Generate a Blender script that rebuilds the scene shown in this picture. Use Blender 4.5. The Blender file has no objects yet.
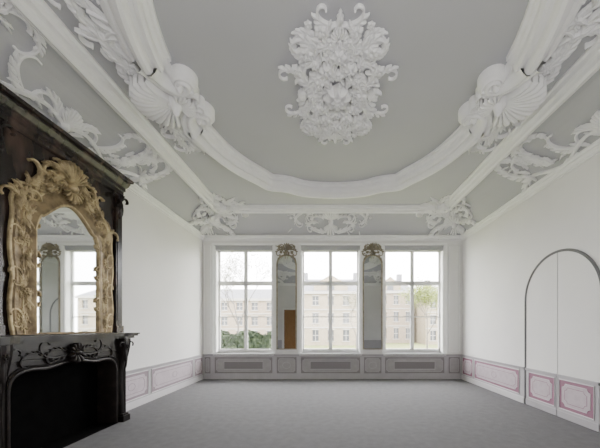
import bpy, math, random
from mathutils import Vector, Matrix
random.seed(7)
XL,XR,YB,YR,ZW,ZC=-3.85,4.12,8.72,-0.75,4.34,4.90
IXL,IXR,IYB,IYR=-3.03,3.24,7.80,0.17
CX,CY=0.13,4.0
pi=math.pi
scene=bpy.context.scene
# ------------------------------------------------------------ materials
def mat(name,col,rough=0.6,metal=0.0,col2=None,scale=5,bump=0.0,bscale=60,spec=0.4,detail=4,lo=0.35,hi=0.65,stretch=None):
    m=bpy.data.materials.new(name); m.use_nodes=True
    nt=m.node_tree; b=nt.nodes['Principled BSDF']
    b.inputs['Base Color'].default_value=(*col,1); b.inputs['Roughness'].default_value=rough
    b.inputs['Metallic'].default_value=metal; b.inputs['Specular IOR Level'].default_value=spec
    tc=nt.nodes.new('ShaderNodeTexCoord'); src=tc.outputs['Object']
    if stretch:
        mp=nt.nodes.new('ShaderNodeMapping'); mp.inputs['Scale'].default_value=stretch
        nt.links.new(src,mp.inputs['Vector']); src=mp.outputs['Vector']
    if col2:
        n=nt.nodes.new('ShaderNodeTexNoise'); n.inputs['Scale'].default_value=scale; n.inputs['Detail'].default_value=detail
        nt.links.new(src,n.inputs['Vector'])
        r=nt.nodes.new('ShaderNodeValToRGB'); r.color_ramp.elements[0].position=lo; r.color_ramp.elements[1].position=hi
        r.color_ramp.elements[0].color=(*col,1); r.color_ramp.elements[1].color=(*col2,1)
        nt.links.new(n.outputs['Fac'],r.inputs['Fac']); nt.links.new(r.outputs['Color'],b.inputs['Base Color'])
    if bump:
        n=nt.nodes.new('ShaderNodeTexNoise'); n.inputs['Scale'].default_value=bscale; n.inputs['Detail'].default_value=3
        nt.links.new(src,n.inputs['Vector'])
        bp=nt.nodes.new('ShaderNodeBump'); bp.inputs['Strength'].default_value=bump; bp.inputs['Distance'].default_value=0.01
        nt.links.new(n.outputs['Fac'],bp.inputs['Height']); nt.links.new(bp.outputs['Normal'],b.inputs['Normal'])
    return m
M_wall=mat('wall_paint',(.83,.82,.80),.7,col2=(.80,.79,.775),scale=1.2,bump=.05)
M_ceil=mat('ceiling_grey_paint',(.475,.475,.495),.8,col2=(.46,.46,.48),scale=1.0,bump=.05)
M_cove=mat('cove_grey_paint',(.48,.48,.50),.8,col2=(.465,.465,.485),scale=1.0,bump=.05)
M_st=mat('white_stucco',(.91,.905,.90),.65,col2=(.88,.875,.87),scale=6,bump=.1,bscale=40)
M_carpet=mat('grey_carpet',(.150,.148,.152),.85,col2=(.183,.181,.186),scale=9,bump=.9,bscale=140,spec=.3,detail=15,lo=.3,hi=.7)
M_white=mat('white_joinery',(.92,.92,.91),.45,col2=(.90,.90,.89),scale=3)
M_greyj=mat('grey_joinery',(.46,.44,.46),.5,col2=(.42,.40,.42),scale=3)
M_case=mat('grey_casing',(.20,.20,.205),.5,col2=(.17,.17,.175),scale=3)
M_dado=mat('dado_pale_grey',(.50,.485,.50),.5,col2=(.46,.445,.46),scale=3)
M_dline=mat('dado_light_moulding',(.68,.66,.67),.5,col2=(.64,.62,.63),scale=3)
M_mauve=mat('dado_mauve',(.34,.17,.235),.5,col2=(.30,.15,.21),scale=6)
M_lilac=mat('dado_lilac',(.34,.27,.305),.5,col2=(.30,.24,.27),scale=6)
M_pink=mat('dado_pale_pink',(.56,.49,.525),.5,col2=(.52,.445,.485),scale=9,lo=.45,hi=.6)
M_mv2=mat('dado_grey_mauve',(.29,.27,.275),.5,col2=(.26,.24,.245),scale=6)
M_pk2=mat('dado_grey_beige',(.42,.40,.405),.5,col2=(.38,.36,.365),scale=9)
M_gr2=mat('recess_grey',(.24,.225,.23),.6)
M_dark=mat('dark_gap',(.03,.03,.03),.9)
M_grille=mat('grille_grey',(.24,.23,.24),.6)
M_gold=mat('antique_gilt',(.45,.36,.205),.42,metal=.4,col2=(.17,.125,.065),scale=8,bump=.4,bscale=45,detail=8,lo=.42,hi=.66)
M_goldd=mat('aged_gilt_ground',(.25,.185,.10),.45,metal=.4,col2=(.10,.07,.035),scale=8,bump=.4,bscale=45,detail=8,lo=.4,hi=.66)
M_gilt2=mat('dull_grey_gilt',(.36,.32,.235),.5,metal=.25,col2=(.24,.21,.15),scale=9,bump=.3)
M_brown=mat('dark_marbled_wood',(.012,.008,.007),.25,col2=(.075,.046,.036),scale=3.5,detail=10,lo=.45,hi=.8,stretch=(1,1.5,.5))
M_marb=mat('black_brown_marble',(.009,.007,.006),.30,col2=(.026,.020,.017),scale=4,detail=12,lo=.50,hi=.8,spec=.3)
M_marb2=mat('black_brown_marble_carved',(.012,.009,.008),.32,col2=(.028,.021,.018),scale=7,detail=12,lo=.5,hi=.75,spec=.3)
M_soot=mat('soot_iron',(.002,.002,.002),.95,col2=(.004,.004,.004),scale=8,spec=.05)
M_wood=mat('honey_wood',(.36,.19,.07),.45,col2=(.28,.14,.045),scale=4,stretch=(6,6,.6))
M_mirror=mat('mirror_silver',(.80,.82,.81),.02,metal=1.0,spec=.5)
M_mold=mat('old_mirror_silver',(.50,.515,.51),.02,metal=1.0,col2=(.46,.475,.47),scale=2)
M_blind=mat('blind_fabric',(.42,.42,.43),.8)
M_grass=mat('lawn',(.15,.18,.055),.9,col2=(.21,.22,.09),scale=1.2,bump=.4,bscale=8)
M_hedge=mat('hedge_leaves',(.010,.020,.008),.8,col2=(.028,.042,.016),scale=6)
M_bark=mat('bark',(.12,.11,.10),.9,col2=(.10,.09,.08),scale=6)
M_leafy=mat('spring_leaves',(.22,.25,.06),.7,col2=(.15,.19,.05),scale=3)
M_leafg=mat('winter_leaves',(.19,.20,.13),.7,col2=(.24,.23,.17),scale=3)
M_stone=mat('facade_sandstone',(.31,.26,.19),.85,col2=(.26,.22,.16),scale=1.5)
M_stone2=mat('facade_brick',(.28,.225,.17),.85,col2=(.24,.195,.15),scale=2.5)
M_trimx=mat('facade_white_trim',(.38,.36,.33),.8,col2=(.34,.33,.30),scale=3)
M_roof=mat('slate_roof',(.18,.18,.19),.8,col2=(.15,.15,.16),scale=4)
M_pane=mat('distant_pane',(.07,.075,.082),.2)
M_pave=mat('paving',(.24,.23,.22),.9,col2=(.21,.20,.19),scale=2)
M_glass=bpy.data.materials.new('window_glass'); M_glass.use_nodes=True
nt=M_glass.node_tree; nt.nodes.clear()
o=nt.nodes.new('ShaderNodeOutputMaterial'); mx=nt.nodes.new('ShaderNodeMixShader'); t=nt.nodes.new('ShaderNodeBsdfTransparent'); g=nt.nodes.new('ShaderNodeBsdfGlossy')
g.inputs['Roughness'].default_value=.02; mx.inputs[0].default_value=.04
nt.links.new(t.outputs[0],mx.inputs[1]); nt.links.new(g.outputs[0],mx.inputs[2]); nt.links.new(mx.outputs[0],o.inputs[0])

# ------------------------------------------------------------ builder
PROF=[(-1,0),(-1,.20),(-.86,.24),(-.84,.40),(-.72,.44),(-.62,.34),(-.50,.50),(-.34,.82),(-.12,1.02),(.06,1.0),(.16,.84),(.20,.62),(.36,.60),(.42,.76),(.56,.80),(.66,.66),(.68,.40),(.82,.36),(.88,.2),(1,.18),(1,0)]
class MB:
    def __init__(s,M=None):
        s.v=[];s.f=[];s.m=[];s.mi=0;s.M=M or (lambda u,v,h:(u,v,h)); s.T=lambda u,v:(u,v)
    def P(s,u,v,h):
        u,v=s.T(u,v); s.v.append(tuple(s.M(u,v,h))); return len(s.v)-1
    def F(s,*i): s.f.append(i); s.m.append(s.mi)
    def box(s,a0,a1,b0,b1,c0,c1):
        i=[s.P(a,b,c) for c in (c0,c1) for b in (b0,b1) for a in (a0,a1)]
        for q in ((0,2,3,1),(4,5,7,6),(0,1,5,4),(2,6,7,3),(0,4,6,2),(1,3,7,5)): s.F(*[i[k] for k in q])
    def grid(s,rows,cu=False,cv=False):
        ids=[[s.P(*p) for p in r] for r in rows]; n=len(ids);k=len(ids[0])
        for a in range(n if cu else n-1):
            for b in range(k if cv else k-1):
                s.F(ids[a][b],ids[(a+1)%n][b],ids[(a+1)%n][(b+1)%k],ids[a][(b+1)%k])
        return ids
    def ptube(s,path,rad,h0,sc=1.0,flip=1):
        N=len(path); rows=[]
        for i,(u,v) in enumerate(path):
            a=path[max(0,i-1)]; b=path[min(N-1,i+1)]
            dx,dy=b[0]-a[0],b[1]-a[1]; L=math.hypot(dx,dy) or 1; px,py=-dy/L,dx/L; r=rad[i]
            rows.append([(u+px*r*d*flip,v+py*r*d*flip,(h0[i] if h>0 else 0)+r*h*sc) for d,h in PROF])
        s.grid(rows)
    def tube(s,path,rad,h0=0,flat=.8,n=6,closed=False,groove=0):
        N=len(path); rows=[]
        for i,(u,v) in enumerate(path):
            a=path[(i-1)%N] if (closed or i>0) else path[i]; b=path[(i+1)%N] if (closed or i<N-1) else path[i]
            dx,dy=b[0]-a[0],b[1]-a[1]; L=math.hypot(dx,dy) or 1; px,py=-dy/L,dx/L
            r=rad[i] if isinstance(rad,(list,tuple)) else rad
            hh=h0[i] if isinstance(h0,(list,tuple)) else h0
            row=[]
            for j in range(n+1):
                t=pi*j/n; c=math.cos(t); k=math.sin(t)
                g=1-groove*math.exp(-(c/.28)**2)
                row.append((u+px*r*c,v+py*r*c,hh*min(1,k*3)+r*flat*k*g))
            rows.append(row)
        s.grid(rows,cu=closed)
    def dome(s,u,v,r,h,h0=0,n=8):
        rows=[]
        for i in range(4):
            t=pi/2*i/3
            rows.append([(u+r*math.cos(t)*math.cos(2*pi*j/n),v+r*math.cos(t)*math.sin(2*pi*j/n),h0*(i>0)+h*math.sin(t)) for j in range(n)])
        s.grid(rows,cv=True)
    def leaf(s,u,v,ang,L,W,bend=0,h0=0,lift=.05,lobes=3,curl=.0,n=9):
        rows=[];x,y=u,v
        for i in range(n+1):
            t=i/n; a=ang+bend*t
            w=W*max(0.02,math.sin(pi*min(1,(t*.93+.05))**.75))*(1+.32*math.cos(lobes*2*pi*t+pi))
            px,py=-math.sin(a),math.cos(a); row=[]
            for sj in (-1,-.6,-.25,0,.25,.6,1):
                prof=(1-abs(sj)**2.2)*(1 if sj else .5)
                e=max(0,math.sin(pi*min(1,.12+t*.88)))**.7
                row.append((x+px*w*sj,y+py*w*sj,(h0+lift*e*prof+curl*t*t*(1-.3*abs(sj))) if abs(sj)<1 else h0*.3+curl*t*t*.5))
            rows.append(row)
            x+=math.cos(a)*L/n; y+=math.sin(a)*L/n
        s.grid(rows)
    def flower(s,u,v,r,h0=0,pet=6,lift=None):
        lift=lift or r*.5
        for k in range(pet):
            a=2*pi*k/pet+u*7
            s.leaf(u+math.cos(a)*r*.15,v+math.sin(a)*r*.15,a,r*.9,r*.36,0,h0,lift,1,curl=r*.1,n=5)
        s.dome(u,v,r*.3,lift*1.3,h0)
    def path(s,u,v,ang,L,k0,k1,n=22,pw=2.0):
        pts=[(u,v)];an=[ang];a=ang
        for i in range(n):
            t=(i+.5)/n; k=k0+(k1-k0)*t**pw
            a+=k*L/n; u+=math.cos(a)*L/n; v+=math.sin(a)*L/n; pts.append((u,v)); an.append(a)
        return pts,an
    def scroll(s,u,v,ang,L,k0,k1,r0,r1,leaves=4,lw=1.0,h0=0.01,pw=2.0,flat=1.1,ls=None,n=24,both=False,cu=.4,wr=.21):
        pts,an=s.path(u,v,ang,L,k0,k1,n=n,pw=pw)
        N=len(pts); s.tube(pts,[r0*(.35+.65*min(1,i/8))+(r1-r0)*i/(N-1) for i in range(N)],h0,flat,groove=.5)
        e=pts[-1]; s.dome(e[0],e[1],r1*1.5,r1*1.9,h0)
        sd=-1 if (k1>0) else 1
        if ls: sd*=ls
        for k in range(leaves):
            i=int(N*(.04+.62*k/max(1,leaves))); p=pts[i]
            ll=lw*r0*(5.8-1.8*k/max(1,leaves))
            s.leaf(p[0],p[1],an[i]+sd*.75,ll,ll*wr,-sd*.9,h0,r0*.9,3,curl=r0*cu,n=7)
            if both and k%2: s.leaf(p[0],p[1],an[i]-sd*.9,ll*.7,ll*wr*.7,sd*.9,h0,r0*.8,3,curl=r0*cu*.7,n=6)
        return pts,an
    def shell(s,u,v,ang,r,n=9,spread=2.4,h0=0.01,w=None):
        for k in range(n):
            a=ang-spread/2+spread*k/(n-1); rr=r*(1-.18*abs(2*k/(n-1)-1)**2)
            p=[(u+math.cos(a)*rr*t/8,v+math.sin(a)*rr*t/8) for t in range(1,9)]
            w0=rr*spread/n*.5
            s.tube(p,[w0*(t/8)*.95 for t in range(1,8)]+[w0*.5],[h0+rr*.12*math.sin(t/8*2.6) for t in range(1,9)],1.4,n=5)
        s.dome(u,v,r*.16,r*.2,h0)
    def mirror(s,cu,cv,rot=0,modes=((1,1),(-1,1),(1,-1),(-1,-1)),sc=1.0):
        c,q=math.cos(rot),math.sin(rot)
        for mu,mv in modes:
            s.T=lambda u,v,mu=mu,mv=mv:(cu+sc*(c*mu*u-q*mv*v),cv+sc*(q*mu*u+c*mv*v))
            yield
        s.T=lambda u,v:(u,v)
    def obj(s,name,mats,parent=None,smooth=False,**kw):
        me=bpy.data.meshes.new(name); me.from_pydata(s.v,[],s.f)
        if not isinstance(mats,(list,tuple)): mats=[mats]
        for m in mats: me.materials.append(m)
        if len(mats)>1: me.polygons.foreach_set('material_index',s.m)
        if smooth: me.polygons.foreach_set('use_smooth',[True]*len(me.polygons))
        me.validate(); me.update()
        o=bpy.data.objects.new(name,me); scene.collection.objects.link(o)
        if parent: o.parent=parent
        for k,v in kw.items(): o[k]=v
        return o
def empty(name,loc=(0,0,0),**kw):
    o=bpy.data.objects.new(name,None); scene.collection.objects.link(o); o.location=loc
    o.empty_display_size=.1
    for k,v in kw.items(): o[k]=v
    return o
def par(e,*obs):
    for o in obs:
        o.parent=e; o.matrix_parent_inverse=Matrix.Translation(-e.location)
S=dict(kind='structure')
R=random.uniform

# ------------------------------------------------------------ shell
b=MB(); b.box(XL-.2,XR+.2,YR-.2,YB+.45,-.15,0); b.obj('floor',M_carpet,**S,label='grey mottled wall-to-wall carpet')
WIN=[(-3.51,-1.68),(-.86,1.02),(1.72,3.60)]; WZ0,WZ1=.80,4.12
b=MB(); xs=[XL-.2]+[c for w in WIN for c in w]+[XR+.2]
for i in range(0,8,2): b.box(xs[i],xs[i+1],YB,YB+.40,0,5.1)
for w in WIN:
    b.box(w[0],w[1],YB,YB+.40,0,WZ0); b.box(w[0],w[1],YB,YB+.40,WZ1,5.1)
b.obj('wall_back',M_wall,**S)
b=MB(); b.box(XL-.2,XL,YR-.2,YB,0,5.1); b.obj('wall_left',M_wall,**S)
b=MB(); b.box(XR,XR+.2,YR-.2,YB,0,5.1); b.obj('wall_right',M_wall,**S)
b=MB(); b.box(XL,XR,YR-.2,YR,0,5.1); b.obj('wall_rear',M_wall,**S)
def ring_rect(d):
    return (XL+(IXL-XL)*d,XR+(IXR-XR)*d,YR+(IYR-YR)*d,YB+(IYB-YB)*d)
def cove_z(d): return ZW+(ZC-ZW)*math.sin(d*pi/2)**.9
b=MB(); rows=[]
for i in range(11):
    d=i/10; x0,x1,y0,y1=ring_rect(d); z=cove_z(d)
    rows.append([(x0,y0,z),(x1,y0,z),(x1,y1,z),(x0,y1,z)])
b.mi=1; ids=b.grid(rows,cv=True); b.mi=0; b.F(*ids[-1])
b.mi=0; b.box(XL-.2,XR+.2,YR-.2,YB+.4,5.1,5.2)
b.obj('ceiling',[M_ceil,M_cove],**S,label='grey painted coved ceiling')
def rect_trim(name,rect,prof,m=M_st):
    x0,x1,y0,y1=rect; b=MB()
    b.grid([[(x0+d,y0+d,z),(x1-d,y0+d,z),(x1-d,y1-d,z),(x0+d,y1-d,z)] for d,z in prof],cv=True)
    return b.obj(name,m,**S)
rect_trim('trim_1',(XL,XR,YR,YB),[(0,4.24),(.02,4.24),(.02,4.265),(.04,4.27),(.055,4.30),(.085,4.32),(.085,4.34),(.11,4.36),(.11,4.39),(.07,4.40),(.05,4.45)])
rect_trim('trim_2',(IXL,IXR,IYR,IYB),[(-.17,4.88),(-.17,4.84),(-.13,4.83),(-.11,4.80),(-.08,4.83),(-.06,4.80),(-.05,4.75),(-.01,4.73),(.03,4.75),(.04,4.80),(.07,4.82),(.08,4.79),(.11,4.80),(.12,4.86),(.16,4.87),(.16,4.91)])
def ringpath(a,bb,n=240,e=2.2):
    out=[]
    for i in range(n):
        t=2*pi*i/n; c,q=math.cos(t),math.sin(t)
        x=a*abs(c)**(2/e)*(1 if c>0 else -1); y=bb*abs(q)**(2/e)*(1 if q>0 else -1)
        k=1+.030*math.exp(-((abs(x)-1.42)/.16)**2)-.018*math.exp(-((abs(x)-1.05)/.2)**2)
        out.append((CX+x*k,CY+y*k))
    L=[0]
    for i in range(n):
        p,q=out[i],out[(i+1)%n]; L.append(L[-1]+math.hypot(q[0]-p[0],q[1]-p[1]))
    res=[];j=0;K=200
    for k in range(K):
        s=L[-1]*k/K
        while L[j+1]<s: j+=1
        f=(s-L[j])/(L[j+1]-L[j]); p,q=out[j],out[(j+1)%n]; res.append((p[0]+(q[0]-p[0])*f,p[1]+(q[1]-p[1])*f))
    return res
RP=ringpath(2.33,2.70)
for nm,sel in (('trim_4',lambda y:y>CY),('trim_5',lambda y:y<=CY)):
    idx=[i for i,p in enumerate(RP) if sel(p[1]) and abs(p[1]-CY)>.52]
    st=next(k for k,i in enumerate(idx) if (i-1)%200 not in idx); idx=idx[st:]+idx[:st]
    b=MB(lambda u,v,h:(u,v,ZC+.005-h))
    pts=[RP[i] for i in idx]
    b.ptube(pts,[.25]*len(pts),[.015]*len(pts),.95,flip=1); b.obj(nm,M_st,**S)

# ------------------------------------------------------------ stucco ornaments
b=MB(lambda u,v,h:(u,v,ZC-h)); a0,b0=.66,1.10; SC=.93; OR=(CX,CY-.02)
for _ in b.mirror(*OR,modes=((1,1),),sc=SC):
    b.tube([(.31*math.cos(t*2*pi/64)*(1+.16*math.cos(t*2*pi/16)),.50*math.sin(t*2*pi/64)*(1+.16*math.cos(t*2*pi/16))) for t in range(64)],.019,.06,1.5,closed=True)
    b.tube([(.46*math.cos(t*2*pi/72)*(1-.14*math.cos(t*2*pi/12)),.78*math.sin(t*2*pi/72)*(1-.14*math.cos(t*2*pi/12))) for t in range(72)],.018,.04,1.5,closed=True)
    b.flower(0,0,.20,.08,8); b.flower(0,0,.10,.15,6)
for _ in b.mirror(*OR,sc=SC):
    b.scroll(.03,.28,1.2,.95,1.2,16,.024,.011,6,1.15,.06,both=True)
    b.scroll(.22,.10,.2,.80,2.0,17,.023,.011,6,1.15,.06,both=True)
    b.scroll(.34,.42,1.9,.80,-1.5,-18,.022,.011,6,1.15,.05,both=True)
    b.scroll(.10,.62,.9,.75,-2.5,-18,.022,.011,5,1.15,.05,both=True)
    b.scroll(.50,.18,1.3,.62,-2,-20,.021,.010,5,1.15,.03,both=True)
    b.scroll(.06,.98,-.1,.42,3,26,.020,.010,4,1.15,.03)
    b.scroll(.20,.35,-.6,.60,-1,-20,.020,.010,4,1.15,.07)
    b.scroll(.45,.55,.6,.42,2,26,.020,.010,5,1.15,.02,both=True)
    b.scroll(.30,.80,.7,.38,-2,-28,.020,.010,5,1.15,.02,both=True)
    b.scroll(.05,.50,2.0,.45,-3,-24,.019,.010,4,1.15,.07)
    b.scroll(.15,.75,1.4,.40,2,24,.019,.010,4,1.15,.05)
    b.scroll(.12,.15,.9,.45,-1,-22,.019,.010,4,1.15,.08)
    for u,v,r,h in ((.42,.66,.095,.06),(.17,.46,.085,.09),(.22,.93,.075,.04),(.56,.40,.07,.05),(.29,.24,.075,.09),(.36,.95,.05,.02),(.43,.14,.06,.06),(.33,.50,.06,.08),(.12,.80,.06,.06)):
        b.flower(u+R(-.02,.02),v+R(-.02,.02),r,h)
    for k in range(12):
        t=(k+.5)/12*pi/2; u,v=.50*math.cos(t),.86*math.sin(t)
        b.leaf(u,v,math.atan2(v/.9,u/.6)+R(-.7,.7),R(.11,.2),R(.024,.036),R(-1.4,1.4),.015,.055,3,curl=.03)
    for k in range(26):
        t=R(0,pi/2); q=R(.2,.85)
        b.leaf(a0*q*math.cos(t),b0*q*math.sin(t),R(-pi,pi),.13,.026,R(-1,1),.035,.045,3,curl=.03,n=6)
for _ in b.mirror(*OR,modes=((1,1),(1,-1)),sc=SC):
    b.shell(0,.82,pi/2,.16,7,1.9,.05); b.flower(0,.64,.10,.08); b.leaf(0,.98,pi/2,.16,.04,0,.03,.05); b.flower(0,.36,.07,.08)
for _ in b.mirror(*OR,modes=((1,1),(-1,1)),sc=SC):
    b.shell(.44,0,0,.15,7,1.7,.05); b.flower(.37,0,.08,.08)
b.obj('ceiling_rosette',M_st,smooth=True,label='large oval white stucco rosette of scrolls, leaves and flowers on ceiling',category='ceiling rosette')

def cartouche(cx,cy,rot,name,lab,sc=1.0):
    b=MB(lambda u,v,h:(u,v,ZC-h))
    for _ in b.mirror(cx,cy,rot,modes=((1,1),(1,-1)),sc=sc):
        pts,_a=b.path(-.050,.60,-pi/2-.02,.95,-1.0,-18,n=40,pw=1.9)
        N=len(pts)
        b.ptube(pts,[.262-.19*(i/(N-1))**.6 for i in range(N)],[.015+.11*i/(N-1) for i in range(N)],.95)
        e=pts[-1]; b.dome(e[0],e[1],.06,.14,.10,12)
        b.scroll(.20,.72,.9,.95,.6,11,.028,.012,8,1.1,.03,both=True)
        b.scroll(.14,.28,.9,1.0,.5,11,.032,.013,8,1.05,.06,both=True)
        b.scroll(.12,.08,.15,.85,2.2,13,.030,.012,6,1,.06,both=True)
        b.scroll(.18,.95,1.35,.80,-.6,-13,.024,.010,7,1.1,.03,both=True)
        b.scroll(.30,.55,1.8,.75,-2,-14,.024,.010,6,1.1,.05,both=True)
        b.scroll(-.12,.10,2.4,.50,2,18,.026,.011,4,1.0,.17,both=True)
        b.flower(.30,.46,.065,.07); b.flower(.24,.95,.05,.04); b.flower(.42,.20,.055,.05)
        for k in range(16):
            v=R(.1,1.2); u=R(.1,.6)*(1-.35*v)
            b.leaf(u,v,R(.6,2.2),R(.16,.28),R(.018,.028),R(-1.6,1.6),.03,.045,4,curl=.05,n=9)
    for _ in b.mirror(cx,cy,rot,modes=((1,1),),sc=sc):
        b.shell(-.04,0,0,.56,13,2.5,.14); b.shell(-.10,0,pi,.26,9,2.4,.16)
        b.dome(-.08,0,.09,.28,.06,12)
    return b.obj(name,M_st,smooth=True,label=lab,category='stucco ornament',group='shell cartouches on the ceiling ring')
cartouche(CX+2.35,CY,0,'stucco_cartouche','white stucco shell cartouche with volutes closing the oval moulding',.95)
cartouche(CX-2.35,CY,pi,'stucco_cartouche','white stucco shell cartouche with volutes closing the oval moulding',.95)
def cove_map(side):
    def f(u,v,h):
        d=min(1.3,max(-.05,v)); dd=min(1,max(0,d)); z=cove_z(dd)-h*.75
        if side=='L': return (max(XL+.005,XL+(IXL-XL)*d+h*.65),u,z)
        if side=='R': return (min(XR-.005,XR+(IXR-XR)*d-h*.65),u,z)
        if side=='B': return (u,min(YB-.005,YB+(IYB-YB)*d-h*.65),z)
        if side=='F': return (u,max(YR+.005,YR+(IYR-YR)*d+h*.65),z)
    return f
def cove_cart(side,c,lab,sc=1.0):
    b=MB(cove_map(side))
    for _ in b.mirror(c,.5,0,modes=((1,1),(-1,1)),sc=sc):
        b.scroll(.12,-.34,.1,1.05,.3,9,.024,.011,7,1.1,.04,both=True)
        b.scroll(.10,.34,0,.95,-.3,-10,.023,.011,7,1.1,.04,both=True)
        b.scroll(.85,-.15,.6,.7,1.5,15,.020,.010,6,1.1,.03)
        b.scroll(.80,.20,-.5,.7,-1.2,-15,.020,.010,6,1.1,.03)
        b.scroll(.20,.0,.9,.60,-3,-15,.022,.010,4,1.1,.05)
        b.scroll(.35,-.10,.2,.60,-1.5,-16,.020,.010,5,1.1,.05,both=True)
        b.flower(.55,.02,.06,.03); b.flower(1.15,.05,.05,.02)
        for k in range(7): b.leaf(R(.2,1.2),R(-.35,.35),R(-1,1),R(.14,.22),.018,R(-1.4,1.4),.02,.04,3,curl=.03,n=7)
    for _ in b.mirror(c,.5,0,modes=((1,1),),sc=sc):
        b.shell(0,-.02,pi/2,.36,9,2.0,.06); b.shell(0,-.12,-pi/2,.30,7,1.9,.06); b.dome(0,-.08,.08,.14,.05,12)
    return b.obj('stucco_cove_cartouche',M_st,smooth=True,label=lab,category='stucco ornament',group='rocaille cartouches on the cove')
cove_cart('B',CX-.05,'white rocaille cartouche on the cove above the windows',1.0)
cove_cart('F',CX,'white rocaille cartouche on the cove above the rear wall',1.0)
def cove_band(side,seed):
    random.seed(seed)
    b=MB(cove_map(side))
    for _ in b.mirror(CY,0,0,modes=((1,1),(-1,1))):
        lo=[(u/40*1.45,.12+.07*math.sin(u/40*1.45*5.2)) for u in range(41)]
        b.tube(lo,[.030-.010*abs(math.sin(u/40*9)) for u in range(41)],.03,1.3,groove=.5)
        b.scroll(lo[-1][0],lo[-1][1],.25,1.15,1.6,9.5,.029,.012,9,1.1,.04,both=True)
        b.scroll(1.02,.80,-.1,.80,-1.6,-11,.024,.010,8,1.1,.04,both=True)
        b.scroll(1.02,.80,pi+.25,.60,1.2,13,.022,.010,6,1.1,.03,both=True)
        b.scroll(.95,.16,.75,.90,.8,10,.027,.011,8,1.1,.05,both=True)
        b.scroll(1.15,.20,1.35,.80,-.8,-11,.024,.010,8,1.1,.05,both=True)
        b.scroll(1.50,.15,.0,.70,-.9,-12,.022,.010,6,1.1,.03,both=True)
        b.scroll(1.35,.55,.7,.60,1.8,14,.021,.010,6,1.1,.03)
        b.scroll(.12,.14,1.0,.50,-2,-15,.023,.010,5,1.1,.04)
        b.scroll(.55,.16,.4,.55,1.5,14,.023,.010,5,1.1,.04)
        b.flower(1.28,.45,.065,.05); b.flower(1.62,.42,.05,.03)
        for k in range(18):
            u=R(.95,1.7); v=R(.08,.9); b.leaf(u,v,R(-.2,2.2),R(.15,.26),.020,R(-1.6,1.6),.02,.04,4,curl=.05,n=8)
        for k in range(11):
            u=R(.05,.9); v=R(.03,.18); b.leaf(u,v,R(-.1,.8),R(.12,.2),.018,R(-1.3,1.3),.02,.03,3,curl=.03,n=6)
    for _ in b.mirror(CY,0,0,modes=((1,1),)):
        b.shell(0,.12,pi/2,.24,9,1.8,.04); b.dome(0,.12,.06,.1,.03,12)
    return b.obj('stucco_cove_band',M_st,smooth=True,label='white rocaille frame of C-scrolls and leaves along the cove',category='stucco ornament',group='long rocaille frames on the side coves')
cove_band('L',5); cove_band('R',6)
for ci,(sx,sy) in enumerate(((1,1),(-1,1),(1,-1),(-1,-1))):
    random.seed(11+ci)
    ix=IXR if sx>0 else IXL; iy=IYB if sy>0 else IYR; wx=XR if sx>0 else XL; wy=YB if sy>0 else YR
    def Mc(u,v,h,ix=ix,iy=iy,wx=wx,wy=wy,sx=sx,sy=sy):
        if sx*(u-wx)>-.01: u=wx-sx*.01
        if sy*(v-wy)>-.01: v=wy-sy*.01
        dx=max(0,(u-ix)/(wx-ix)); dy=max(0,(v-iy)/(wy-iy)); d=min(1,max(dx,dy)); z=cove_z(1-d)
        q=h*.5*(d>0)
        return (u-sx*q,v-sy*q,z-h)
    b=MB(Mc); c0x,c0y=ix*.5+wx*.5,iy*.5+wy*.5; ra=math.atan2(-sy,-sx)
    for _ in b.mirror(c0x,c0y,ra,modes=((1,1),(1,-1)),sc=1.0):
        b.scroll(-.10,.10,.9,1.15,.5,10,.029,.012,8,1.1,.05,both=True)
        b.scroll(-.25,.25,1.7,.95,-.4,-10,.026,.011,8,1.1,.05,both=True)
        b.scroll(.15,.05,.3,1.05,1.2,12,.028,.012,8,1.1,.05,both=True)
        b.scroll(.25,.35,.9,.70,-1.8,-14,.022,.010,6,1.1,.05)
        b.scroll(-.3,.55,2.3,.7,1.2,13,.022,.010,6,1.1,.03)
        b.scroll(.75,.08,.45,.95,.9,11,.025,.011,8,1.1,.12,both=True)
        b.scroll(.95,.05,.15,.80,1.6,14,.021,.010,6,1.1,.02,both=True)
        b.scroll(.85,.30,1.2,.70,-.9,-13,.021,.010,6,1.1,.02)
        b.scroll(.60,.20,.0,.60,-.9,-15,.024,.010,6,1.1,.15,both=True)
        b.flower(1.15,.25,.06,.02); b.flower(.30,.30,.06,.05); b.flower(-.05,.55,.06,.05)
        for k in range(6): b.leaf(R(.7,1.35),R(.02,.5),R(-.6,1.8),R(.14,.24),.020,R(-1.4,1.4),.02,.04,3,curl=.04,n=7)
        for k in range(14):
            a=R(-.3,2.2); q=R(.05,.75)
            b.leaf(q*math.cos(a)-.1,abs(q*math.sin(a)),a+R(-.9,.9),R(.16,.27),R(.018,.026),R(-1.4,1.4),.03,.05,4,curl=.05,n=8)
    for _ in b.mirror(c0x,c0y,ra,modes=((1,1),)):
        b.shell(-.1,0,0,.38,9,1.8,.07); b.leaf(.30,0,0,.55,.05,0,.04,.07); b.dome(-.1,0,.08,.16,.06,12); b.shell(-.15,0,pi,.28,7,2.0,.05); b.leaf(.95,0,0,.6,.05,0,.02,.06)
    b.obj('stucco_corner_ornament',M_st,smooth=True,label='white stucco shell and leaf ornament filling a ceiling corner',category='stucco ornament',group='corner ornaments of the ceiling')
random.seed(21)
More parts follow.
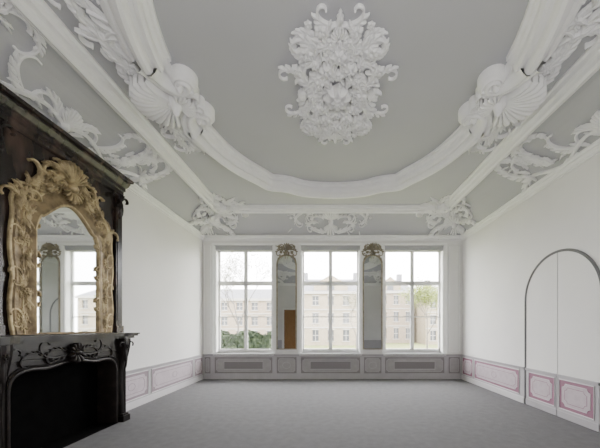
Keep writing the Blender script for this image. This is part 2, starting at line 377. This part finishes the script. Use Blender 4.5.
# ------------------------------------------------------------ windows
blab='tall white sash window with six panes and folded shutters'
for n,(x0,x1) in enumerate(WIN):
    e=empty('window_%d'%(n+1),((x0+x1)/2,YB+.2,WZ0),label=blab,**S)
    obs=[]
    b=MB(); y0,y1=YB+.22,YB+.32
    b.box(x0,x0+.08,y0,y1,WZ0,WZ1); b.box(x1-.08,x1,y0,y1,WZ0,WZ1); b.box(x0,x1,y0,y1,WZ0,WZ0+.07); b.box(x0,x1,y0,y1,WZ1-.12,WZ1)
    obs.append(b.obj('window_frame',M_white))
    b=MB(); xm=(x0+x1)/2; y0,y1=YB+.235,YB+.275
    b.box(xm-.028,xm+.028,y0-.01,y1,WZ0+.07,WZ1-.12)
    b.box(x0+.08,x1-.08,y0-.01,y1,2.94,3.01)
    b.box(x0+.08,x1-.08,y0,y1,1.905,1.935)
    for a,c in ((x0+.08,xm-.028),(xm+.028,x1-.08)):
        for z0,z1 in ((WZ0+.07,2.94),(3.01,WZ1-.12)):
            b.box(a,a+.028,y0,y1,z0,z1); b.box(c-.028,c,y0,y1,z0,z1); b.box(a,c,y0,y1,z0,z0+.035); b.box(a,c,y0,y1,z1-.03,z1)
    obs.append(b.obj('sash',M_white))
    b=MB(); b.box(x0+.08,x1-.08,YB+.263,YB+.267,WZ0+.07,WZ1-.12); obs.append(b.obj('glass',M_glass))
    b=MB(); b.box(x0-.04,x1+.04,YB-.07,YB+.22,WZ0-.035,WZ0+.0); b.box(x0-.02,x1+.02,YB-.045,YB-.002,WZ0-.07,WZ0-.035); obs.append(b.obj('window_sill',M_white))
    b=MB(); b.box(x0+.02,x1-.02,YB+.04,YB+.12,WZ1-.12,WZ1); b.box(x0+.03,x1-.03,YB+.06,YB+.10,WZ1-.15,WZ1-.12)
    obs.append(b.obj('blind',M_blind))
    for s in (-1,1):
        b=MB(); xe=x0 if s<0 else x1; q=-s
        def bx(a,c,yy0,yy1,z0,z1): b.box(min(xe+q*a,xe+q*c),max(xe+q*a,xe+q*c),yy0,yy1,z0,z1)
        bx(.0,.03,YB+.0,YB+.22,WZ0,WZ1-.02); bx(.032,.055,YB+.01,YB+.21,WZ0+.02,WZ1-.16)
        for z0,z1 in ((WZ0+.1,1.7),(1.8,2.9),(3.0,3.85)): bx(.055,.064,YB+.04,YB+.18,z0,z1)
        obs.append(b.obj('shutter',M_white))
    b=MB(); 
    for a,c in ((x0-.06,x0),(x1,x1+.06)): b.box(a,c,YB-.03,YB,WZ0,WZ1)
    b.box(x0-.06,x1+.06,YB-.035,YB,WZ1,WZ1+.06)
    obs.append(b.obj('architrave',M_white))
    par(e,*obs)
    L=bpy.data.lights.new('sky_portal','AREA'); L.shape='RECTANGLE'; L.size=x1-x0; L.size_y=WZ1-WZ0; L.energy=1
    L.cycles.is_portal=True
    lo=bpy.data.objects.new('sky_portal',L); scene.collection.objects.link(lo); lo.location=((x0+x1)/2,YB+.38,(WZ0+WZ1)/2); lo.rotation_euler=(-pi/2,0,0)

# ------------------------------------------------------------ pier mirrors
for (x0,x1) in ((-1.61,-.93),(1.04,1.70)):
    xm=(x0+x1)/2; w=(x1-x0)/2; zb=.90; zs=3.52; yy=YB-.03
    e=empty('pier_mirror',(xm,YB-.03,zb),label='tall narrow arched pier mirror with carved dull gilt crest between windows',category='mirror',group='pier mirrors between the windows')
    def outline(w,zb,zs,rr):
        p=[(xm-w,zb+(zs-zb)*k/4) for k in range(5)]
        for k in range(1,12):
            t=pi-pi*k/12; p.append((xm+w*math.cos(t),zs+rr*math.sin(t)))
        return p+[(xm+w,zs+(zb-zs)*k/4) for k in range(5)]
    b=MB(); op=outline(w-.06,zb+.04,zs,.27); i=[b.P(x,yy,z) for x,z in op]; b.F(*i); gl=b.obj('mirror_glass',M_mold)
    b=MB(lambda u,v,h:(u,YB-.02-h,v)); b.box(x0,x1,zb,WZ1+.05,-.018,.008); bk=b.obj('mirror_backing',M_white)
    b=MB(lambda u,v,h:(u,YB-.02-h,v))
    b.tube(outline(w-.045,zb+.025,zs,.29),.024,.012,1.2,closed=True,groove=.3)
    fr=b.obj('mirror_frame',M_gilt2)
    b=MB(lambda u,v,h:(u,YB-.025-h,v))
    for _ in b.mirror(xm,3.93,modes=((1,1),(-1,1))):
        b.scroll(.03,.03,.3,.50,-2,-22,.020,.010,5,.9,.02); b.scroll(.27,-.42,1.6,.50,1,18,.017,.008,6,.9,.01)
        b.scroll(.05,.02,1.0,.35,-3,-28,.018,.008,4,.9,.02); b.flower(.17,-.04,.045,.02)
        b.scroll(.26,.10,2.2,.25,1,30,.014,.007,3,.9,.01)
        for k in range(8): b.leaf(R(.03,.25),R(-.12,.15),R(-.5,1.8),.12,.018,R(-1,1),.01,.03,3,curl=.02,n=6)
    for _ in b.mirror(xm,3.93,modes=((1,1),)): b.shell(0,.0,pi/2,.24,7,1.6,.03); b.shell(0,.0,-pi/2,.14,5,2,.03)
    cr=b.obj('mirror_crest',M_gilt2,smooth=True)
    par(e,gl,fr,cr,bk)

# ------------------------------------------------------------ dado
def notched(u0,u1,v0,v1,r):
    p=[]
    for cx,cy,a0 in ((u0,v0,pi/2),(u1,v0,pi),(u1,v1,3*pi/2),(u0,v1,0)):
        for k in range(5):
            a=a0-k*pi/8; p.append((cx+r*math.cos(a),cy+r*math.sin(a)))
    return p
def side_map(side):
    if side=='L': return lambda u,v,h:(XL+h,u,v)
    if side=='R': return lambda u,v,h:(XR-h,u,v)
    if side=='B': return lambda u,v,h:(u,YB-h,v)
    return lambda u,v,h:(u,YR+h,v)
tn=[20]
def fan(b,pts,h):
    c=b.P(sum(p[0] for p in pts)/len(pts),sum(p[1] for p in pts)/len(pts),h); ids=[b.P(x,y,h) for x,y in pts]
    for k in range(len(ids)): b.F(c,ids[k],ids[(k+1)%len(ids)])
def dado_panel(side,u0,u1,style='mauve',h=.012,v0=.17,v1=.68,parent=None):
    b=MB(side_map(side)); W=u1-u0
    b.mi=0; b.box(u0,u1,v0,v1,h,h+.004)
    b.mi=1; b.tube([(u0,v0),(u1,v0),(u1,v1),(u0,v1)],.012,h+.003,1,closed=True)
    if style=='mauve':
        m=.065
        b.mi=2; pts=notched(u0+m,u1-m,v0+m,v1-m,.06 if W>.4 else .03)
        fan(b,pts,h+.008); b.mi=1; b.tube(pts,.005,h+.005,1,closed=True,n=4)
        if W>.4:
            m2=m+.055; q=notched(u0+m2,u1-m2,v0+m2,v1-m2,.055)
            b.mi=0; b.tube(q,.006,h+.007,.6,closed=True,n=4)
            if W>1:
                uc=(u0+u1)/2; vc=(v0+v1)/2
                b.tube([(uc+.10*math.cos(t*pi/8),vc+.07*math.sin(t*pi/8)) for t in range(16)],.006,h+.007,.6,closed=True,n=4)
    elif style=='long':
        b.mi=2; pts=notched(u0+.05,u1-.05,v0+.06,v1-.06,.05); fan(b,pts,h+.008)
        b.mi=1; b.tube(pts,.008,h+.006,1,closed=True,n=4)
        b.mi=3; b.box(u0+.30,u1-.30,v0+.15,v1-.15,h+.008,h+.012)
        b.mi=1; b.tube([(u0+.28,v0+.13),(u1-.28,v0+.13),(u1-.28,v1-.13),(u0+.28,v1-.13)],.012,h+.006,1,closed=True)
    else:
        m=.05; b.mi=2; pts=notched(u0+m,u1-m,v0+m,v1-m,.04 if W>.4 else .02); fan(b,pts,h+.008); b.mi=1; b.tube(pts,.009,h+.006,1,closed=True,n=4)
        if W>.4: b.tube([((u0+u1)/2+.12*math.cos(t*pi/8),(v0+v1)/2+.10*math.sin(t*pi/8)) for t in range(16)],.012,h+.006,.8,closed=True,n=4)
    tn[0]+=1
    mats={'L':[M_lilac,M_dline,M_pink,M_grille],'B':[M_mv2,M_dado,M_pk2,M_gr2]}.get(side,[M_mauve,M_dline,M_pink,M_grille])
    if parent: 
        o=b.obj('dado_panel',mats); par(parent,o); return o
    return b.obj('trim_%d'%tn[0],mats,**S)
segs={'L':[(YR,2.93),(4.92,YB)],'R':[(YR,4.21),(5.93,YB)],'B':[(XL,XR)],'F':[(XL,-2.95),(-1.60,XR)]}
names={'L':'left','R':'right','B':'back','F':'rear'}
k=5
for sd,ss in segs.items():
    b=MB(side_map(sd)); c=MB(side_map(sd))
    for a,z in ss:
        b.mi=0; b.box(a,z,.12,.74,0,.012); b.mi=1; b.box(a,z,.715,.745,.0,.03); b.box(a,z,.745,.76,0,.045)
        c.box(a,z,0,.12,0,.028); c.box(a,z,.12,.135,0,.02)
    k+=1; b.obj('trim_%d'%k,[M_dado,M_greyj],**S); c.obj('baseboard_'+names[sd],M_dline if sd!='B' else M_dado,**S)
for u in ((5.02,6.04),(6.15,8.03),(8.14,8.66)): dado_panel('L',*u)
for u in ((YR+.1,1.2),(1.3,2.85)): dado_panel('L',*u)
for u in ((6.08,7.93),(8.04,8.64),(2.2,4.08),(.2,2.1)): dado_panel('R',*u)
for (x0,x1) in WIN: dado_panel('B',x0+.03,x1-.03,'long')
for u in ((-1.58,-.96),(1.10,1.65)): dado_panel('B',*u,'plain')
for u in ((-3.80,-3.60),(3.70,4.06)): dado_panel('B',*u,'plain')
b=MB(side_map('B'))
for u0,u1 in ((-3.80,-3.62),(3.72,4.04)): b.tube([(u0,.85),(u1,.85),(u1,4.1),(u0,4.1)],.014,.004,1,closed=True)
b.obj('trim_15',M_white,**S)

# ------------------------------------------------------------ arched double door
e=empty('door_1',(XR,5.07,0),label='white arched double jib door with mauve dado panels',**S)
obs=[]; yc,r,zs=5.07,.80,2.13
for s in (-1,1):
    b=MB(side_map('R')); p=[(yc+s*.007,.01),(yc+s*r,.01)]
    for q in range(17):
        t=pi/2*q/16; p.append((yc+s*r*math.cos(t) if q<16 else yc+s*.007,zs+r*math.sin(t)))
    i0=[b.P(u,v,.004) for u,v in p]; i1=[b.P(u,v,.012) for u,v in p]
    b.F(*i1)
    for q in range(len(p)): b.F(i0[q],i0[(q+1)%len(p)],i1[(q+1)%len(p)],i1[q])
    o=b.obj('door_leaf',M_wall); obs.append(o)
b=MB(side_map('R'))
p=[(yc-r-.022,0)]+[(yc-(r+.022)*math.cos(pi*q/32),zs+(r+.022)*math.sin(pi*q/32)) for q in range(33)]+[(yc+r+.022,0)]
b.tube(p,.024,.008,.9,groove=.5); obs.append(b.obj('door_casing',M_case))
b=MB(side_map('R')); p=[(yc-r,.01)]+[(yc-r*math.cos(pi*q/24),zs+r*math.sin(pi*q/24)) for q in range(25)]+[(yc+r,.01)]
b.F(*[b.P(u,v,.002) for u,v in p]); obs.append(b.obj('door_gap',M_dark))
b=MB(side_map('R'))
for a,z in ((yc-r+.01,yc-.010),(yc+.010,yc+r-.01)):
    b.mi=0; b.box(a,z,.12,.74,.012,.02); b.mi=1; b.box(a,z,.715,.76,.012,.04); b.box(a,z,.01,.12,.012,.03)
obs.append(b.obj('door_dado',[M_dado,M_greyj]))
par(e,*obs)
dado_panel('R',4.36,5.02,h=.020,parent=e); dado_panel('R',5.12,5.78,h=.020,parent=e)
e=empty('door_2',(-2.25,YR,0),label='honey-coloured panelled wooden door',**S)
b=MB(side_map('F')); b.box(-2.80,-1.75,0,2.7,0.002,.03)
for z0,z1 in ((.2,.9),(1.05,2.5)):
    for a,c in ((-2.68,-2.32),(-2.22,-1.87)): b.tube([(a,z0),(c,z0),(c,z1),(a,z1)],.025,.03,1,closed=True)
d1=b.obj('door_leaf',M_wood); b=MB(side_map('F')); b.box(-2.9,-2.8,0,2.8,0.002,.05); b.box(-1.75,-1.65,0,2.8,0.002,.05); b.box(-2.9,-1.65,2.7,2.8,0.002,.05); d2=b.obj('door_casing',M_white)
par(e,d1,d2)

# ------------------------------------------------------------ fireplace
FY0,FY1=2.93,4.95; fc=3.925
XW=XL+.004
FM=lambda u,v,h:(XW+h,u,v)
e=empty('fireplace',(XL+.2,fc,0),label='black-brown marble fireplace with carved frieze and moulded legs',category='fireplace')
obs=[]; HW=.80
def arch_in(n=80):
    p=[(fc-HW,0)]
    for q in range(n+1):
        t=q/n; u=-HW+2*HW*t; k=abs(2*t-1)
        z=.90+.22*(max(0,1-k**6))**.5-.035*math.exp(-((k-.48)/.22)**2)+.015*math.exp(-(k/.2)**2)
        p.append((fc+u,z))
    return p+[(fc+HW,0)]
pin=arch_in(); N=len(pin); pout=[]
for i,(u,v) in enumerate(pin):
    if i==0: pout.append((FY0+.04,0))
    elif i==N-1: pout.append((FY1-.02,0))
    else:
        t=(i-1)/(N-3); pout.append((FY0+.04+(FY1-FY0-.06)*t,1.41))
b=MB(FM)
mp=lambda f:[(a[0]*(1-f)+c[0]*f,a[1]*(1-f)+c[1]*f) for a,c in zip(pout,pin)]
b.grid([[(u,v,.0) for u,v in pout],[(u,v,.33) for u,v in pout],[(u,v,.33) for u,v in mp(.6)],[(u,v,.318) for u,v in mp(.62)],[(u,v,.318) for u,v in mp(.84)],[(u,v,.33) for u,v in mp(.86)],[(u,v,.31) for u,v in pin]])
b.mi=1; b.grid([[(u,v,.31) for u,v in pin],[(u,v,.0) for u,v in pin]])
obs.append(b.obj('fireplace_surround',[M_marb,M_soot]))
b=MB(FM); b.tube([(u,v) for u,v in pin],.022,.312,1.0,groove=.3)
obs.append(b.obj('opening_moulding',M_marb2,smooth=True))
for s in (-1,1):
    b=MB(FM); uc=fc+s*.915; rows=[]
    for q in range(41):
        t=q/40; z=.12+1.285*t
        pj=.35+.075*math.sin(max(0,t-.5)/.5*pi*.55)**2+.010*math.cos(t*2*pi)
        w=.050+.030*t**3
        rows.append([(uc-w,z,.30),(uc-w,z,pj-.02),(uc-w*.75,z,pj),(uc-w*.55,z,pj-.01),(uc,z,pj-.004),(uc+w*.55,z,pj-.01),(uc+w*.75,z,pj),(uc+w,z,pj-.02),(uc+w,z,.30)])
    b.grid(rows); 
    obs.append(b.obj('jamb',M_marb2,smooth=False))
    b=MB(FM); b.box(uc-.08,uc+.08,0,.10,.30,.41); b.box(uc-.065,uc+.065,.10,.13,.30,.39); obs.append(b.obj('plinth',M_marb2))
    b=MB(lambda u,v,h:(XW+.40+h,u,v))
    for _ in b.mirror(uc,1.26,modes=((1,1),(-1,1))):
        b.scroll(.01,.02,.9,.22,-3,-38,.014,.007,2,.8,.01,cu=.1)
    b.leaf(uc,1.30,-pi/2,.40,.038,0,.0,.02,4); b.flower(uc,1.28,.038,.02)
    obs.append(b.obj('jamb_carving',M_marb2,smooth=True))
b=MB(lambda u,v,h:(XW+.325+h,u,v))
for _ in b.mirror(fc,1.27,modes=((1,1),(-1,1))):
    b.scroll(.10,.0,.4,.50,-1.5,-24,.018,.008,5,.8,.01,cu=.1); b.scroll(.12,-.05,-.2,.60,.8,20,.017,.008,5,.8,.01,cu=.1)
    b.scroll(.45,.01,.1,.40,-1,-26,.014,.007,4,.8,.01,cu=.1)
for _ in b.mirror(fc,1.27,modes=((1,1),)):
    b.shell(0,-.03,pi/2,.14,7,2.6,.04); b.shell(0,-.02,-pi/2,.15,5,2.2,.04); b.dome(0,-.02,.05,.08,.02)
obs.append(b.obj('frieze_cartouche',M_marb2,smooth=True))
b=MB(); K=48
def shelf_front(t,base): 
    k=abs(2*t-1); q=min(1,max(0,(k-.68)/.16)); q=q*q*(3-2*q)
    return XL+base+.03*(1-min(1,k/.4)**2 if k<.4 else 0)+.045*q
for z0,z1,bs,ov in ((1.475,1.50,.44,.12),(1.447,1.475,.42,.10),(1.41,1.447,.38,.06)):
    ids=[]
    for q in range(K+1):
        t=q/K; y=FY0-ov+(FY1-FY0+2*ov)*t; x=shelf_front(t,bs); ids.append([b.P(XW,y,z0),b.P(x,y,z0),b.P(x,y,z1),b.P(XW,y,z1)])
    for q in range(K):
        for j in range(3): b.F(ids[q][j],ids[q+1][j],ids[q+1][j+1],ids[q][j+1])
    b.F(*ids[0]); b.F(*ids[-1])
obs.append(b.obj('mantel_shelf',M_marb))
b=MB(FM); b.box(fc-.84,fc+.84,0,1.3,.0,.02)
b.box(fc-.84,fc-HW,0,1.1,.02,.28); b.box(fc+HW,fc+.84,0,1.1,.02,.28); b.box(fc-HW,fc+HW,.0,.010,.02,.34)
obs.append(b.obj('firebox',M_soot))
par(e,*obs)

# ------------------------------------------------------------ overmantel
FY1=4.92
e=empty('overmantel',(XL+.15,fc,1.505),label='dark marbled wooden overmantel panel with heavy cornice and pilasters',category='overmantel')
obs=[]
b=MB(FM); b.box(FY0+.02,FY1-.02,1.505,3.90,0,.255); obs.append(b.obj('overmantel_panel',M_brown))
for s in (-1,1):
    u=fc+s*.90
    b=MB(FM); b.box(u-.07,u+.07,1.505,3.86,.255,.29); b.box(u-.08,u+.08,1.505,1.62,.255,.31); b.box(u-.045,u+.045,1.7,3.5,.29,.30)
    obs.append(b.obj('pilaster',M_brown))
    b=MB(lambda uu,v,h:(XW+.29+h,uu,v))
    for _ in b.mirror(u,3.72,modes=((1,1),(-1,1))): b.scroll(.01,.0,1.2,.26,-3,-34,.018,.01,2,.9,.03); b.leaf(.02,-.02,-1.3,.22,.03,-.3,.01,.03)
    for _ in b.mirror(u,3.72,modes=((1,1),)): b.leaf(0,.02,-pi/2,.30,.045,0,.02,.05)
    obs.append(b.obj('capital',M_brown,smooth=True))
b=MB()
prof=[(0,3.86),(.27,3.86),(.29,3.88),(.29,3.94),(.31,3.96),(.31,4.01),(.33,4.03),(.36,4.09),(.36,4.12),(.39,4.13),(.40,4.17),(0,4.17)]
b.grid([[(XW,FY0-max(0,d-.28),z),(XW+d,FY0-max(0,d-.28),z),(XW+d,FY1+max(0,d-.28),z),(XW,FY1+max(0,d-.28),z)] for d,z in prof])
obs.append(b.obj('cornice',M_brown))
par(e,*obs)

# gilt mirror
gz=1.52
e=empty('gilt_mirror',(XL+.28,fc,gz),label='arched mirror in heavily carved antique gilt rococo frame above fireplace',category='mirror')
def gout(w,z0,zs,zt,n=24,og=.34):
    p=[(fc-w,z0+(zs-z0)*k/16) for k in range(17)]
    for q in range(1,n*2):
        t=q/(n*2); k=1-abs(2*t-1)
        f=og*math.sin(min(1,k/.16)*pi/2)+(1-og)*(0 if k<.2 else math.sin((k-.2)/.8*pi/2)**1.1)
        p.append((fc-w+2*w*t,zs+(zt-zs)*f))
    return p+[(fc+w,zs+(z0-zs)*k/16) for k in range(17)]
def wav(pts,A,n):
    out=[];N=len(pts)
    for i,(u,v) in enumerate(pts):
        a,c=pts[max(0,i-1)],pts[min(N-1,i+1)]; dx,dy=c[0]-a[0],c[1]-a[1]; L=math.hypot(dx,dy) or 1
        w=A*abs(math.sin(i/(N-1)*pi*n)); out.append((u-dy/L*w,v+dx/L*w))
    return out
b=MB(FM); op=gout(.46,gz,2.78,3.24,og=.42); i=[b.P(u,v,.272) for u,v in op]; b.F(*i); g1=b.obj('mirror_glass',M_mirror)
b=MB(FM)
pi_=gout(.46,gz,2.78,3.24,og=.42); po=wav(gout(.72,gz-.01,3.05,3.68),.035,11)
mixp=lambda f:[(a[0]*(1-f)+c[0]*f,a[1]*(1-f)+c[1]*f) for a,c in zip(po,pi_)]
b.grid([[(u,v,.257) for u,v in po],[(u,v,.275) for u,v in po],[(u,v,.300) for u,v in mixp(.12)],[(u,v,.288) for u,v in mixp(.3)],[(u,v,.288) for u,v in mixp(.6)],[(u,v,.30) for u,v in mixp(.8)],[(u,v,.305) for u,v in mixp(.9)],[(u,v,.271) for u,v in pi_]])
b.box(fc-.72,fc+.72,gz-.012,gz+.012,.257,.285)
g2=b.obj('mirror_frame',M_goldd,smooth=False)
b=MB(lambda u,v,h:(XW+.272+h*.8,u,v))
b.tube(gout(.48,gz,2.80,3.265,og=.42),.019,.02,1.2,groove=.3); b.tube(po,.020,.012,1.2,groove=.4); b.tube(mixp(.45),.010,.020,1.2)
KW=dict(cu=.0,wr=.24,flat=1.0)
for _ in b.mirror(fc,0,modes=((1,1),(-1,1))):
    for j,(vv,hd) in enumerate(((1.56,1),(1.80,-1),(2.04,1),(2.28,-1),(2.52,1),(2.76,-1))):
        if hd>0: b.scroll(.64,vv,1.75,.38,-.2,-28,.022,.010,6,.7,.025,both=True,**KW)
        else: b.scroll(.54,vv,1.40,.38,.2,28,.022,.010,6,.7,.025,both=True,**KW)
        b.scroll(.58,vv+.18,-1.3 if hd>0 else -1.9,.26,.5*hd,36*hd,.015,.008,5,.7,.03,**KW)
    b.scroll(.66,2.95,1.6,.50,.8,18,.028,.012,7,.7,.04,both=True,**KW)
    b.scroll(.56,2.92,1.2,.50,-.5,-18,.026,.012,7,.7,.04,both=True,**KW)
    b.scroll(.56,3.30,2.4,.46,-.8,-19,.028,.012,7,.7,.04,both=True,**KW)
    b.scroll(.38,3.32,2.6,.42,-1.0,-20,.025,.011,6,.7,.05,both=True,**KW)
    b.scroll(.28,3.52,2.6,.42,-1.5,-19,.026,.012,6,.7,.05,both=True,**KW)
    b.scroll(.08,3.64,.5,.50,-2,-19,.025,.011,6,.7,.05,both=True,**KW)
    for q in range(50):
        v=R(1.56,3.0); b.leaf(.59+R(-.07,.08),v,pi/2+R(-.8,.8),R(.08,.13),.018,R(-1.2,1.2),.012,.028,2,n=6)
    for q in range(56):
        t=R(0,1); b.leaf(.64*t+.02,3.54-.42*t*t+R(-.18,.06),R(.2,2.8),R(.09,.15),.020,R(-1.2,1.2),.015,.033,2,n=6)
    b.flower(.59,2.02,.05,.03); b.flower(.44,3.38,.055,.04); b.flower(.60,2.62,.045,.03)
for _ in b.mirror(fc,0,modes=((1,1),)):
    b.shell(0,3.55,pi/2,.32,11,2.0,.05); b.shell(0,3.50,-pi/2,.20,7,2.2,.05); b.dome(0,3.51,.07,.11,.03,12)
g3=b.obj('frame_carving',M_gold,smooth=True)
par(e,g1,g2,g3)

# ------------------------------------------------------------ outside
GZ=-1.0
b=MB(); b.box(-60,70,YB+.6,120,GZ-.2,GZ-.004); b.obj('lawn',M_grass,label='green lawn outside the windows',category='lawn')
b=MB(); b.box(-60,70,30,34,GZ-.004,GZ+.03); b.obj('street',M_pave,label='pale paved street beyond the lawn',category='street')
def building(x0,x1,y,h,fl,bays,m,lab,roof=3.0,gable=0):
    e=empty('building',((x0+x1)/2,y,GZ),label=lab,category='building',group='houses across the street')
    b=MB(); d=8; b.box(x0,x1,y+.25,y+d,GZ,h)
    bw=(x1-x0)/bays; fh=(h-GZ)/fl
    for i in range(bays):
        a=x0+i*bw; wa,wb=a+bw*.30,a+bw*.70; b.mi=0
        b.box(a,wa,y,y+.25,GZ,h); b.box(wb,a+bw,y,y+.25,GZ,h)
        for j in range(fl):
            z=GZ+j*fh; z0,z1=z+fh*.25,z+fh*(.86-.06*j); b.mi=0
            b.box(wa,wb,y,y+.25,z,z0); b.box(wa,wb,y,y+.25,z1,z+fh)
            b.mi=1; b.box(wa,wb,y+.2,y+.22,z0,z1); m_=(wa+wb)/2; b.mi=2
            b.box(m_-.04,m_+.04,y+.14,y+.2,z0,z1); b.box(wa,wb,y+.14,y+.2,(z0+z1)/2-.05,(z0+z1)/2+.05)
            b.box(wa-.15,wb+.15,y-.1,y,z0-.12,z0); b.box(wa-.1,wb+.1,y-.08,y,z1,z1+.15)
    b.mi=2; b.box(x0-.1,x1+.1,y-.3,y,h-.35,h)
    for j in range(1,fl): b.box(x0,x1,y-.08,y,GZ+j*fh-.1,GZ+j*fh+.05)
    if gable:
        b.mi=0; g=(x0+x1)/2; w=(x1-x0)*.22
        q=[b.P(g-w,y-.05,h),b.P(g+w,y-.05,h),b.P(g+w,y-.05,h+1.0),b.P(g,y-.05,h+2.4),b.P(g-w,y-.05,h+1.0)]
        q2=[b.P(g-w,y+3,h),b.P(g+w,y+3,h),b.P(g+w,y+3,h+1.0),b.P(g,y+3,h+2.4),b.P(g-w,y+3,h+1.0)]
        b.F(*q); 
        for k in range(5): b.F(q[k],q[(k+1)%5],q2[(k+1)%5],q2[k])
        b.mi=1; b.box(g-.5,g+.5,y-.08,y-.04,h+.2,h+1.2)
    o1=b.obj('facade',[m,M_pane,M_trimx])
    r=MB(); i=[r.P(x0,y-.3,h),r.P(x1,y-.3,h),r.P(x1,y+d,h),r.P(x0,y+d,h),r.P(x0+1.2,y+d*.5,h+roof),r.P(x1-1.2,y+d*.5,h+roof)]
    r.F(i[0],i[1],i[5],i[4]); r.F(i[1],i[2],i[5]); r.F(i[2],i[3],i[4],i[5]); r.F(i[3],i[0],i[4])
    for cx in (x0+1.5,x1-1.5): r.box(cx-.4,cx+.4,y+3.4,y+4.2,h+.5,h+roof+.9)
    o4=r.obj('roof',M_roof)
    par(e,o1,o4)
building(-22,-5.5,44,6.0,3,7,M_stone2,'brick terraced house with slate roof',2)
building(-5,5.8,40,6.6,3,5,M_stone,'pale sandstone townhouse with gable and tall windows',2.4,1)
building(6.2,14,46,7.4,3,4,M_stone2,'brown brick townhouse with slate roof',2.5,1)
building(14.5,30,42,6.2,3,7,M_stone,'pale sandstone townhouse with slate roof',2)
random.seed(3)
e=empty('hedge',(-4.0,12.2,GZ),label='clipped dark green hedge in the garden',category='hedge')
b=MB()
for k in range(6500):
    x=R(-6,-2.45); z=GZ+R(0,1)**.6*2.35+.10*math.sin(x*5); y=12.2+R(-.4,.4); s=R(.04,.09)
    a=R(0,6); c=R(-1,1)
    i=[b.P(x+s*math.cos(a)*p,y+s*math.sin(a)*p+q*s*.3*c,z+q*s) for p,q in ((-1,-.6),(1,-.6),(1,.6),(-1,.6))]; b.F(*i)
l=b.obj('leaves',M_hedge,kind='stuff'); b=MB(); b.box(-6,-2.45,11.9,12.5,GZ,1.1); c=b.obj('hedge_core',M_hedge); par(e,l,c)
def tree(x,y,h,m,lab,nl,seed,spread=.5):
    random.seed(seed); e=empty('tree',(x,y,GZ),label=lab,category='tree'); b=MB(); tips=[]
    def seg(p,d,L,r,dep):
        q=p+d*L; a=d.orthogonal().normalized(); c=d.cross(a)
        rows=[[tuple(pp+a*(rr*math.cos(t*pi/3))+c*(rr*math.sin(t*pi/3))) for t in range(6)] for pp,rr in ((p,r),(q,r*.72))]
        b.grid(rows,cv=True)
        if dep==0: tips.append(q); return
        if dep<3: tips.append(q)
        for k in range(3):
            nd=(d+Vector((R(-1,1),R(-1,1),R(-.25,.7)))*spread).normalized()
            seg(q,nd,L*R(.62,.8),r*.58,dep-1)
    seg(Vector((x,y,GZ)),Vector((0,0,1)),h*.3,h*.011,5)
    o1=b.obj('trunk',M_bark); b=MB()
    for k in range(nl):
        t=random.choice(tips)+Vector((random.gauss(0,.25),random.gauss(0,.25),random.gauss(0,.25))); s=R(.03,.08)
        n=Vector((random.gauss(0,1),random.gauss(0,1),random.gauss(0,1))).normalized(); a=n.orthogonal().normalized(); c=n.cross(a)
        i=[b.P(*(t+a*s*p+c*s*q*.6)) for p,q in ((-1,0),(0,-1),(1,0),(0,1))]; b.F(*i)
    o2=b.obj('leaves',m,kind='stuff'); par(e,o1,o2)
tree(-7.6,24,9,M_leafg,'bare-branched tree with sparse leaves in the garden',2500,4,.7)
tree(8.4,24,6.5,M_leafy,'young tree with yellow-green spring leaves',8000,9,.65)
tree(2.6,26,6,M_leafg,'small pale tree with sparse leaves on the lawn',2500,15,.65)

# ------------------------------------------------------------ lights, world, camera
w=bpy.data.worlds.new('overcast_sky'); scene.world=w; w.use_nodes=True
bg=w.node_tree.nodes['Background']; bg.inputs['Color'].default_value=(.995,.985,1.0,1); bg.inputs['Strength'].default_value=20
def area(name,loc,rot,sx,sy,p,col=(1,1,1)):
    L=bpy.data.lights.new(name,'AREA'); L.shape='RECTANGLE'; L.size=sx; L.size_y=sy; L.energy=p; L.color=col
    o=bpy.data.objects.new(name,L); scene.collection.objects.link(o); o.location=loc; o.rotation_euler=rot; return o
area('fill_light',(.1,YR+.12,2.4),(pi/2+.75,0,0),3.4,2.4,190,(1,.985,.98))  # added unseen fill behind the camera, not a fixture of the room
cam=bpy.data.cameras.new('camera'); co=bpy.data.objects.new('camera',cam); scene.collection.objects.link(co)
co.location=(0,0,1.6); co.rotation_euler=(pi/2,0,0); cam.sensor_width=36; cam.lens=17; cam.shift_x=-28/600; cam.shift_y=103/600
cam.clip_start=.05; cam.clip_end=300
scene.camera=co
